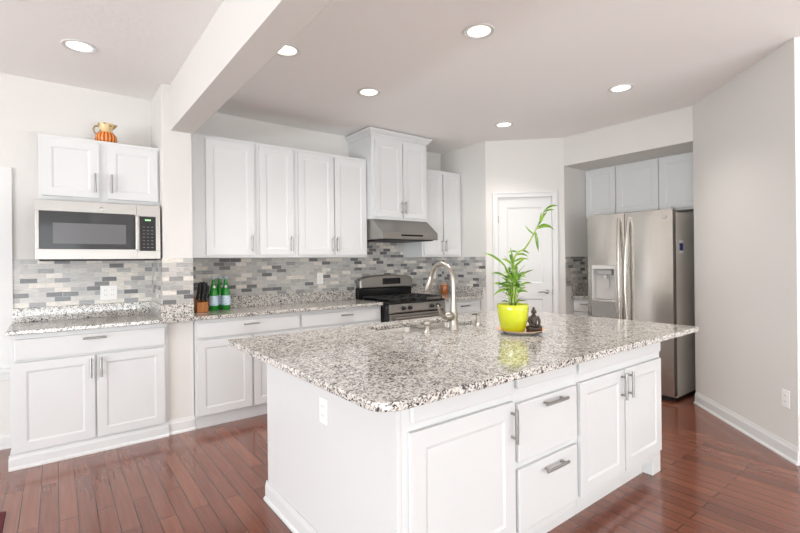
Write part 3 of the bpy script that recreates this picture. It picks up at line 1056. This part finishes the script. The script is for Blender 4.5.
MB().box(0.02, W_ - 0.02, 0.02, 0.34, -0.010, -0.0004).build('underside_vent', M['blackmat'], mwv)

# ------------------------------------------------------------------ range hood
hd = thing('range_hood', 'stainless under-cabinet range hood with sloping front', 'range hood', (2.645, YW, 0))
MB().prism([(-0.001, 1.572), (-0.635, 1.572), (-0.635, 1.646), (-0.455, 1.7885), (-0.001, 1.7885)], 'x', 0, 0.762).build('canopy', M['steel'], hd, bevel=0.003)
MB().box(0.245, 0.545, -0.638, -0.6352, 1.604, 1.622).build('control_strip', M['black'], hd)
MB().box(0.04, 0.722, -0.60, -0.05, 1.562, 1.5716).build('filter', M['blackmat'], hd)

# ------------------------------------------------------------------ gas range
SXa, SXb, SF = 2.706, 3.466, 3.700
rg = thing('gas_range', 'stainless gas range with black cooktop and curved backguard', 'range', (SXa, SF, 0))
W_ = SXb - SXa
SD = YW - 0.012 - SF
MB().box(0, W_, 0.03, SD, 0.06, 0.896).build('body', M['black'], rg, bevel=0.002)
MB().box(-0.0, W_, 0.0, SD - 0.09, 0.8965, 0.918).build('cooktop', M['black'], rg, bevel=0.006, seg=3)
MB().prism([(0.0295, 0.800), (0.004, 0.800), (-0.004, 0.812), (0.002, 0.894), (0.0295, 0.896)], 'x', 0.0, W_).build('control_panel', M['steel'], rg, bevel=0.002)
for kx in (0.165, 0.25, 0.375, 0.555, 0.645):
    if kx == 0.375:
        continue
    k_ = MB().lathe([(0, 0), (0.023, 0), (0.023, 0.006), (0.019, 0.010), (0.016, 0.034), (0, 0.036)], seg=20).xf(Matrix.Translation((kx, -0.001, 0.850)) @ Matrix.Rotation(R(90), 4, 'X'))
    k_.build('knob', M['blackmat'], rg, smooth=True)
od = MB().box(0.004, W_ - 0.004, -0.004, 0.0295, 0.24, 0.790).build('oven_door', M['steel'], rg, bevel=0.004)
MB().box(0.10, W_ - 0.10, -0.006, -0.0042, 0.34, 0.66).build('oven_window', M['glassdark'], od)
oh = MB().tube([(0.03, -0.055, 0.752), (W_ - 0.03, -0.055, 0.752)], 0.013, 12)
for s in (0.06, W_ - 0.06):
    oh.tube([(s, -0.004, 0.752), (s, -0.055, 0.752)], 0.010, 8)
oh.build('oven_handle', M['steel'], od, smooth=True)
MB().box(0.004, W_ - 0.004, -0.002, 0.0295, 0.065, 0.232).build('drawer', M['steel'], rg, bevel=0.004)
for (bx, by) in ((0.19, 0.16), (0.57, 0.16), (0.19, 0.43), (0.57, 0.43), (0.38, 0.30)):
    MB().lathe([(0, 0.9), (0.0, 0.930), (0.030, 0.930), (0.036, 0.926), (0.040, 0.919), (0.055, 0.9182), (0.055, 0.9181)], (bx, by, 0), 20).build('burner', M['iron'], rg, smooth=True)
for g_ in range(3):
    gx0, gx1 = 0.015 + 0.246 * g_, 0.015 + 0.246 * g_ + 0.238
    gy0, gy1 = 0.03, SD - 0.13
    gm = MB()
    zt = 0.952
    b_ = 0.012
    gm.box(gx0, gx1, gy0, gy0 + b_, zt - b_, zt).box(gx0, gx1, gy1 - b_, gy1, zt - b_, zt).box(gx0, gx0 + b_, gy0 + b_, gy1 - b_, zt - b_, zt).box(gx1 - b_, gx1, gy0 + b_, gy1 - b_, zt - b_, zt)
    cxm = (gx0 + gx1) / 2
    gm.box(cxm - b_ / 2, cxm + b_ / 2, gy0 + b_, gy1 - b_, zt - b_, zt)
    for yy in (0.16, 0.30, 0.43):
        gm.box(gx0 + b_, cxm - b_ / 2, yy - b_ / 2, yy + b_ / 2, zt - b_, zt).box(cxm + b_ / 2, gx1 - b_, yy - b_ / 2, yy + b_ / 2, zt - b_, zt)
    for xx in (gx0, gx1 - b_):
        for yy in (gy0, gy1 - b_):
            gm.box(xx, xx + b_, yy, yy + b_, 0.9182, zt - b_)
    gm.build('grate', M['iron'], rg, bevel=0.002)
bgm = MB()
nseg = 16
yb0, yb1 = SD - 0.085, SD
MB().box(0.0, W_, SD - 0.07, SD, 0.8965, 1.040).build('backguard_base', M['black'], rg, bevel=0.003)
poly = [(0.0, 1.030), (W_, 1.030), (W_, 1.12), (W_ - 0.02, 1.150), (W_ - 0.06, 1.163)]
for k in range(1, 9):
    x = W_ - 0.06 - (W_ - 0.12) * k / 9
    poly.append((x, 1.163 + 0.022 * math.sin(PI * k / 9)))
poly += [(0.06, 1.163), (0.02, 1.150), (0.0, 1.12)]
bgm.prism(poly, 'y', SD - 0.105, SD - 0.002)
bgd = bgm.build('backguard', M['steel'], rg, bevel=0.018, seg=4)
MB().box(W_ * 0.40, W_ * 0.74, SD - 0.108, SD - 0.1052, 1.072, 1.143).build('display', M['black'], bgd)

# ------------------------------------------------------------------ fridge (front faces -x): local x = -world y
FX = 4.52
fr = thing('refrigerator', 'stainless side-by-side refrigerator with water dispenser in the alcove', 'refrigerator', (FX, 2.600, 0), RX)
FW = 0.838
MB().box(0.004, FW - 0.004, 0.085, 0.80, 0.03, 1.775).build('body', M['steelside'], fr, bevel=0.004)
MB().box(0.03, FW - 0.03, 0.05, 0.75, 0.0, 0.0295).build('base_grille', M['blackmat'], fr)
SPL = 0.396


def bowed(mb, x0, x1, z0, z1, n=10, dep=0.080, bow=0.012, xa=None, xb=None):
    """door slab with a gently bowed front between local x0..x1"""
    xa, xb = (x0 if xa is None else xa), (x1 if xb is None else xb)
    pts = []
    for k in range(n + 1):
        x = x0 + (x1 - x0) * k / n
        u = (x - xa) / (xb - xa)
        pts.append((x, 0.010 - bow * math.sin(PI * u) + (0.010 if (k in (0, n) and False) else 0)))
    pts += [(x1, dep), (x0, dep)]
    mb.prism(pts, 'z', z0, z1)
    return mb


fz0, fz1 = 0.055, 1.795
dx0, dx1, dz0, dz1 = 0.048, 0.308, 0.735, 1.275
m_ = MB()
xa, xb = 0.0, SPL - 0.003
bowed(m_, xa, xb, fz0, dz0, 10)
bowed(m_, xa, xb, dz1, fz1, 10)
bowed(m_, xa, dx0, dz0, dz1, 3, xa=xa, xb=xb)
bowed(m_, dx1, xb, dz0, dz1, 4, xa=xa, xb=xb)
bmesh.ops.remove_doubles(m_.bm, verts=m_.bm.verts[:], dist=0.0001)
fd = m_.build('freezer_door', M['steelv'], fr, smooth=True, angle=30)
m_ = MB()
bowed(m_, SPL + 0.003, FW, fz0, fz1, 12)
rd = m_.build('fridge_door', M['steelv'], fr, smooth=True, angle=30)
# dispenser: header strip, recess with paddle, lower apron
dp = MB().box(dx0 + 0.002, dx1 - 0.002, -0.002, 0.07, dz1 - 0.040, dz1 - 0.002).box(dx0 + 0.002, dx1 - 0.002, 0.065, 0.078, 0.915, dz1 - 0.0405)
dp.box(dx0 + 0.002, dx0 + 0.016, -0.002, 0.0645, 0.915, dz1 - 0.0405).box(dx1 - 0.016, dx1 - 0.002, -0.002, 0.0645, 0.915, dz1 - 0.0405)
dpo = dp.build('dispenser_housing', M['lightgrey'], fd, bevel=0.003)
MB().prism([(-0.004, dz0 + 0.002), (0.072, dz0 + 0.002), (0.072, 0.885), (0.060, 0.914), (0.004, 0.914), (-0.004, 0.905)], 'x', dx0 + 0.002, dx1 - 0.002).build('dispenser_tray', M['steel'], fd, bevel=0.002)
MB().box(0.11, 0.255, 0.012, 0.0645, 1.172, 1.234).build('nozzle_block', M['grey'], dpo, bevel=0.012)
MB().tube([(0.18, 0.035, 1.172), (0.18, 0.035, 1.130)], [0.022, 0.016], 14).box(0.160, 0.215, 0.045, 0.0548, 1.040, 1.150).build('paddle', M['lightgrey'], dpo, smooth=False)


def bow_handle(parent, xtop, xmid):
    pts = []
    for k in range(25):
        t_ = k / 24
        z = 0.42 + t_ * 1.33
        s = math.sin(PI * t_)
        pts.append((xtop + (xmid - xtop) * s, 0.002 - 0.062 * s ** 0.6, z))
    m2 = MB().tube(pts, [0.016] * 25, 12)
    return m2.build('handle', M['steelv'], parent, smooth=True)


bow_handle(fd, SPL - 0.050, SPL - 0.032)
bow_handle(rd, SPL + 0.048, SPL + 0.030)
MB().box(FW - 0.085, FW - 0.050, -0.006, 0.004, 1.712, 1.745).build('square_emblem', M['grey'], rd, bevel=0.003)
MB().box(0.02, 0.12, 0.03, 0.13, 1.7955, 1.815).build('hinge_cover', M['grey'], fr, bevel=0.004)
MB().box(FW - 0.12, FW - 0.02, 0.03, 0.13, 1.7955, 1.815).build('hinge_cover', M['grey'], fr, bevel=0.004)
st = MB().box(FW - 0.0038, FW - 0.0032, 0.160, 0.255, 1.385, 1.512).build('energy_label', M['whitesticker'], fr)
MB().box(FW - 0.0031, FW - 0.0026, 0.164, 0.251, 1.412, 1.482).build('blue_panel', M['bluesticker'], st)

# ------------------------------------------------------------------ small things on the counters
# knife block with knives
kbx, kby = 1.005, 4.165
kb = MB().prism([(-0.055, 0), (0.075, 0), (0.075, 0.130), (-0.055, 0.085)], 'x', -0.045, 0.045)
kbo = kb.build('knife_block', M['wood'], None, bevel=0.004)
kbo.location = (kbx, kby, ZT + 0.0005)
tag(kbo, 'orange wooden knife block full of black handled knives beside the wall stub', 'knife block')
kn = thing('kitchen_knife', 'black handled knife in the front row of the wooden block', 'knife', (0, 0, 0), 0, 'knives in the wooden block')
MB().tube([(0, 0, 0.0), (0, 0.001, 0.03), (0, -0.002, 0.08), (0, -0.004, 0.125), (0, -0.003, 0.140)], [0.010, 0.0115, 0.011, 0.0135, 0.008], 10).build('handle', M['blackmat'], kn, smooth=True)
rv = MB()
for z in (0.025, 0.060, 0.095):
    rv.tube([(0, -0.0128, z), (0, 0.0128, z)], 0.0032, 8)
rv.build('rivet', M['chrome'], kn, smooth=True)
spots = [(-0.030, -0.035), (0.000, -0.035), (0.030, -0.035), (-0.030, 0.010), (0.000, 0.010), (0.030, 0.010), (-0.018, 0.052), (0.020, 0.052)]
for i, (kx, ky) in enumerate(spots):
    o = kn if i == 0 else dup(kn, (0, 0, 0))
    zz = 0.085 + (ky + 0.055) / 0.13 * 0.045
    o.location = (kbx + kx, kby + ky, ZT + zz + 0.0015)
    o.rotation_euler = (R(random.uniform(-2, 3)), R(random.uniform(5, 13)), 0)
    o['label'] = ('black handled knife in the front row of the wooden block' if i < 3 else
                  'black handled knife in the middle row of the wooden block' if i < 6 else 'black handled knife in the back row of the wooden block')

# bottles
bt_ = thing('water_bottle', 'green glass water bottle nearest the knife block', 'bottle', (1.128, 4.235, ZT), 0, 'green bottles beside the knife block')
MB().lathe([(0, 0.0005), (0.034, 0.0005), (0.0375, 0.005), (0.0375, 0.150), (0.034, 0.175), (0.024, 0.215), (0.0165, 0.245), (0.0145, 0.275), (0.0150, 0.285)], seg=28).build('glass', M['bottle'], bt_, smooth=True)
MB().lathe([(0.0379, 0.045), (0.0379, 0.132)], seg=28).build('label', M['label'], bt_, smooth=True)
MB().lathe([(0.0150, 0.280), (0.0165, 0.282), (0.0165, 0.304), (0.012, 0.309), (0, 0.309)], seg=20).build('cap', M['cap'], bt_, smooth=True)
MB().ball((0.0, -0.0245, 0.212), 0.012, 0.006, 0.014, 14, 8).build('neck_seal', M['whitesticker'], bt_, smooth=True)
dup(bt_, (1.206, 4.315, ZT), 'green glass water bottle in the middle, half hidden at the back', R(25))
dup(bt_, (1.232, 4.225, ZT), 'green glass water bottle on the right, farthest from the knife block', R(-15))

# amber jar on the right worktop
jr = thing('candle_jar', 'amber orange candle jar behind the faucet on the back worktop', 'jar', (3.955, 4.235, ZT))
MB().lathe([(0, 0.0005), (0.040, 0.0005), (0.044, 0.006), (0.045, 0.105), (0.038, 0.118)], seg=28).build('glass', M['amber'], jr, smooth=True)
MB().lathe([(0.038, 0.118), (0.041, 0.119), (0.041, 0.142), (0.036, 0.148), (0, 0.148)], seg=28).build('lid', simple('jar_lid', (0.40, 0.30, 0.22), 0.4), jr, smooth=True)

# striped pitcher on the microwave cabinet
pc = thing('pitcher', 'small cream and orange striped ceramic pitcher on the short wall cabinet', 'pitcher', (0.322, 4.17, 2.2622))
pc.scale = (0.84, 0.84, 0.84)
MB().lathe([(0, 0.0), (0.055, 0.0), (0.082, 0.03), (0.090, 0.06), (0.082, 0.095), (0.062, 0.118), (0.052, 0.135), (0.054, 0.165), (0.068, 0.200), (0.064, 0.200), (0.050, 0.165), (0.046, 0.135), (0, 0.12)], seg=40).build('body', M['pitcher'], pc, smooth=True, angle=60)
MB().tube([(-0.055, 0, 0.175), (-0.085, 0, 0.170), (-0.098, 0, 0.145), (-0.092, 0, 0.115), (-0.075, 0, 0.10)], [0.009, 0.009, 0.008, 0.008, 0.008], 10).build('handle', simple('pitcher_handle_glaze', (0.33, 0.25, 0.13), 0.3), pc, smooth=True)
MB().prism([(0.050, 0.168), (0.064, 0.165), (0.092, 0.200), (0.062, 0.201)], 'y', -0.022, 0.022).build('spout', simple('pitcher_spout_glaze', (0.36, 0.24, 0.11), 0.3), pc, bevel=0.006, smooth=False)

# rug whose corner shows at the lower left
RUGX, RUGY = -0.224, 3.240
rg_ = MB().box(RUGX - 1.7, RUGX, RUGY - 2.4, RUGY, 0.0005, 0.010).build('rug', M['rug'], None, bevel=0.003)
tag(rg_, 'dark red woven rug whose corner lies on the floor at the lower left edge', 'rug')

# saucer, pot with bamboo, figurine
scx, scy = 2.150, 1.655
sa = thing('saucer', 'wide cream and orange saucer under the lime green pot', 'saucer', (scx, scy, ZT))
MB().lathe([(0, 0.0005), (0.085, 0.0005), (0.095, 0.004), (0.128, 0.017), (0.137, 0.022)], seg=48).build('underside', M['creamware'], sa, smooth=True)
MB().lathe([(0.137, 0.0221), (0.136, 0.024), (0.118, 0.0175), (0.096, 0.010), (0, 0.0095)], seg=48).build('glazed_top', M['orangeware'], sa, smooth=True, angle=80)
px_, py_ = 2.098, 1.668
pz = ZT + 0.0112
pl = thing('potted_bamboo', 'lucky bamboo plant in a glossy lime green pot on the island', 'plant', (px_, py_, pz))
MB().lathe([(0, 0.0), (0.058, 0.0), (0.064, 0.004), (0.074, 0.03), (0.083, 0.08), (0.0885, 0.13), (0.0895, 0.155), (0.0875, 0.158), (0.085, 0.155), (0.083, 0.13)], seg=48).build('pot', M['lime'], pl, smooth=True, angle=60)
MB().lathe([(0, 0.138), (0.05, 0.137), (0.0835, 0.132)], seg=32).build('soil', M['soil'], pl, smooth=True)
e1 = Vector((math.cos(YAW), -math.sin(YAW), 0))   # sideways direction of the fan of leaves
e2v = Vector((math.sin(YAW), math.cos(YAW), 0))


def P(u, v, z):
    return e1 * u + e2v * v + Vector((0, 0, z))


def leaf(mb, base, tip, width, sag=0.0, twist=0.0):
    base, tip = Vector(base), Vector(tip)
    d = tip - base
    n = 8
    side = d.cross(Vector((0, 0, 1)))
    if side.length < 1e-4:
        side = Vector((1, 0, 0))
    side.normalize()
    nrm = side.cross(d.normalized())
    side = (side * math.cos(twist) + nrm * math.sin(twist)).normalized()
    L_, C_, R_ = [], [], []
    for k in range(n + 1):
        t_ = k / n
        p = base + d * t_ + Vector((0, 0, 1)) * (sag * 4 * t_ * (1 - t_))
        w_ = width * (math.sin(PI * min(t_ * 1.0, 1) ** 0.75) ** 0.8 if 0 < t_ < 1 else 0.02) / 2
        fold = nrm * (-w_ * 0.25)
        L_.append(mb.bm.verts.new(p + side * w_))
        C_.append(mb.bm.verts.new(p + fold))
        R_.append(mb.bm.verts.new(p - side * w_))
    for k in range(n):
        mb._f([L_[k], L_[k + 1], C_[k + 1], C_[k]])
        mb._f([C_[k], C_[k + 1], R_[k + 1], R_[k]])


rnd = random.Random(11)
stalks = [
    [(-0.012, 0.0, 0.130), (-0.015, 0.004, 0.20), (-0.020, 0.006, 0.29), (-0.026, 0.006, 0.36)],
    [(0.004, 0.012, 0.130), (0.008, 0.010, 0.22), (0.006, 0.006, 0.32), (0.000, 0.004, 0.405)],
    [(0.016, -0.008, 0.130), (0.018, -0.006, 0.21), (0.020, -0.004, 0.28), (0.022, -0.002, 0.33)],
    [(-0.004, -0.014, 0.130), (-0.002, -0.016, 0.19), (0.002, -0.018, 0.25), (0.008, -0.018, 0.30)],
]
for i, s in enumerate(stalks):
    m2 = MB()
    pts = []
    for a, b in zip(s, s[1:]):
        for k in range(4):
            t_ = k / 4
            pts.append(P(*[a[j] + (b[j] - a[j]) * t_ for j in range(3)]))
    pts.append(P(*s[-1]))
    m2.tube(pts, [0.0075 if k % 2 else 0.0068 for k in range(len(pts))], 10)
    so = m2.build('stalk', M['stalk'], pl, smooth=True)
    lf = MB()
    for k in range(20 if i < 3 else 16):
        t_ = rnd.uniform(0.12, 1.0)
        bi = min(int(t_ * (len(pts) - 1)), len(pts) - 1)
        b0 = pts[bi]
        a = rnd.uniform(0, 2 * PI)
        ll = rnd.uniform(0.05, 0.112)
        el = rnd.uniform(-0.25, 1.1)
        tip = b0 + e1 * (math.cos(a) * ll * math.cos(el)) + e2v * (0.8 * math.sin(a) * ll * math.cos(el)) + Vector((0, 0, ll * math.sin(el)))
        leaf(lf, b0, tip, rnd.uniform(0.012, 0.019), rnd.uniform(0.004, 0.016), rnd.uniform(-0.9, 0.9))
    if i == 0:   # long leaves reaching out to the left
        leaf(lf, P(-0.026, 0.006, 0.36), P(-0.176, -0.01, 0.425 + 0.03), 0.018, 0.022, 1.0)
        leaf(lf, P(-0.022, 0.006, 0.30), P(-0.13, -0.02, 0.335), 0.017, 0.018, 1.0)
        leaf(lf, P(-0.018, 0.006, 0.26), P(-0.125, 0.0, 0.272), 0.016, 0.010, 0.8)
        leaf(lf, P(-0.014, 0.004, 0.235), P(-0.115, 0.0, 0.205), 0.018, 0.020, 0.9)
    if i == 2:
        leaf(lf, P(0.018, -0.006, 0.24), P(0.115, 0.0, 0.275), 0.018, 0.02, 0.9)
        leaf(lf, P(0.018, -0.006, 0.22), P(0.09, 0.0, 0.225), 0.018, 0.012, 0.9)
        leaf(lf, P(0.020, -0.004, 0.28), P(0.08, 0.0, 0.345), 0.018, 0.012, 0.9)
    lf.build('leaf', M['leaf'], so, smooth=True)
# the long arching stalk
cps = [(0.0, 0.004, 0.130), (0.002, 0.002, 0.27), (0.006, 0.0, 0.40), (0.030, 0.0, 0.455), (0.068, 0.0, 0.475), (0.098, 0.0, 0.515), (0.125, 0.0, 0.562), (0.150, 0.0, 0.610), (0.172, 0.0, 0.655), (0.190, 0.0, 0.700)]
m2 = MB()
lp = [P(*c_) for c_ in cps]
sm = []
for i in range(len(lp) - 1):
    p0, p1, p2, p3 = lp[max(i - 1, 0)], lp[i], lp[i + 1], lp[min(i + 2, len(lp) - 1)]
    for k in range(5):
        t_ = k / 5
        sm.append(0.5 * ((2 * p1) + (-p0 + p2) * t_ + (2 * p0 - 5 * p1 + 4 * p2 - p3) * t_ ** 2 + (-p0 + 3 * p1 - 3 * p2 + p3) * t_ ** 3))
sm.append(lp[-1])
m2.tube(sm, [0.0072 - 0.0045 * k / len(sm) for k in range(len(sm))], 10)
so = m2.build('stalk', M['stalk'], pl, smooth=True)
lf = MB()
for (b0, tp, wd, sg) in [((0.190, 0, 0.700), (0.268, 0.0, 0.722), 0.015, 0.012), ((0.186, 0, 0.690), (0.246, 0.0, 0.700), 0.013, 0.006),
                         ((0.165, 0, 0.642), (0.205, 0, 0.690), 0.016, 0.004), ((0.160, 0, 0.630), (0.172, 0, 0.690), 0.014, 0.0),
                         ((0.152, 0, 0.612), (0.180, -0.03, 0.665), 0.014, 0.004), ((0.145, 0, 0.600), (0.246, 0.0, 0.582), 0.017, 0.022),
                         ((0.140, 0, 0.590), (0.222, 0.0, 0.600), 0.013, 0.008), ((0.125, 0, 0.562), (0.075, 0.0, 0.612), 0.013, -0.006),
                         ((0.128, 0, 0.566), (0.150, 0.02, 0.630), 0.013, 0.0), ((0.135, 0, 0.580), (0.152, 0.0, 0.455), 0.018, 0.0),
                         ((0.050, 0, 0.468), (0.100, 0.0, 0.447), 0.012, 0.006), ((0.032, 0, 0.457), (-0.030, 0.0, 0.452), 0.013, 0.01),
                         ((0.006, 0, 0.40), (-0.012, 0.0, 0.490), 0.014, 0.0), ((0.02, 0, 0.44), (0.095, 0.01, 0.43), 0.014, 0.012),
                         ((0.006, 0, 0.40), (0.09, -0.02, 0.415), 0.016, 0.012), ((0.004, 0, 0.38), (-0.06, 0.02, 0.42), 0.015, 0.01)]:
    leaf(lf, P(*b0), P(*tp), wd, sg, 1.0)
lf.build('leaf', M['leaf'], so, smooth=True)

# seated figurine
fg = thing('figurine', 'small dark bronze seated meditating figurine leaning by the lime pot', 'figurine', (2.156, 1.566, ZT + 0.0112), -YAW)
m2 = MB()
m2.lathe([(0, 0), (0.044, 0), (0.046, 0.006), (0.042, 0.014), (0, 0.016)], (0, 0, 0), 28, 1.0, 0.72)
for s in (-1, 1):   # folded legs
    m2.tube([(s * 0.012, 0.012, 0.030), (s * 0.036, -0.004, 0.026), (s * 0.030, -0.024, 0.024), (-s * 0.010, -0.028, 0.024)], [0.015, 0.013, 0.011, 0.007], 12)
m2.ball((0, 0.006, 0.032), 0.026, 0.020, 0.020)
m2.tube([(0, 0.008, 0.030), (0, 0.008, 0.055), (0, 0.006, 0.080), (0, 0.006, 0.094), (0, 0.005, 0.104)], [0.019, 0.018, 0.022, 0.016, 0.008], 16)
for s in (-1, 1):   # arms resting in the lap
    m2.tube([(s * 0.020, 0.006, 0.090), (s * 0.030, 0.0, 0.066), (s * 0.024, -0.018, 0.045), (s * 0.004, -0.026, 0.038)], [0.009, 0.008, 0.007, 0.006], 10)
m2.ball((0, 0.004, 0.118), 0.0125, 0.0135, 0.0165)
m2.ball((0, 0.006, 0.136), 0.007, 0.007, 0.008)
for s in (-1, 1):
    m2.ball((s * 0.0128, 0.005, 0.115), 0.003, 0.004, 0.008, 10, 6)
m2.ball((0, -0.0095, 0.117), 0.0022, 0.003, 0.0035, 10, 6)
m2.build('figure', M['bronze'], fg, smooth=True, angle=70)

# ------------------------------------------------------------------ recessed ceiling lights
G6 = 'recessed ceiling lights'
lights = [(0.133, 3.55, 'round recessed ceiling light above the microwave, left of the beam'), (1.227, 2.82, 'round recessed ceiling light half hidden by the ceiling beam'),
          (2.082, 3.115, 'round recessed ceiling light before the tall hood cabinet'), (2.080, 1.889, 'round recessed ceiling light above the island sink, nearest the camera'),
          (3.718, 1.826, 'round recessed ceiling light in front of the fridge alcove'), (3.714, 3.042, 'round recessed ceiling light in front of the pantry door')]
cl = thing('ceiling_light', lights[0][2], 'ceiling light', (lights[0][0], lights[0][1], H), 0, G6)
MB().lathe([(0.070, -0.0005), (0.095, -0.0005), (0.097, -0.004), (0.092, -0.008), (0.074, -0.006), (0.070, -0.003)], seg=36).build('trim_ring', M['trim'], cl, smooth=True)
MB().lathe([(0, -0.0035), (0.050, -0.0032), (0.0705, -0.0025)], seg=36).build('lens', M['lamp'], cl, smooth=True)
for (lx, ly, lb_) in lights[1:]:
    dup(cl, (lx, ly, H), lb_)
for (lx, ly, lb_) in lights:
    d = bpy.data.lights.new('downlight_bulb', 'SPOT')
    d.energy = 5 if ly > 3.4 else 52
    d.spot_size = R(125)
    d.spot_blend = 1.0
    d.shadow_soft_size = 0.07
    d.color = (1.0, 0.97, 0.92)
    o = bpy.data.objects.new('downlight_bulb', d)
    o.location = (lx, ly, H - 0.02)
    COL.objects.link(o)
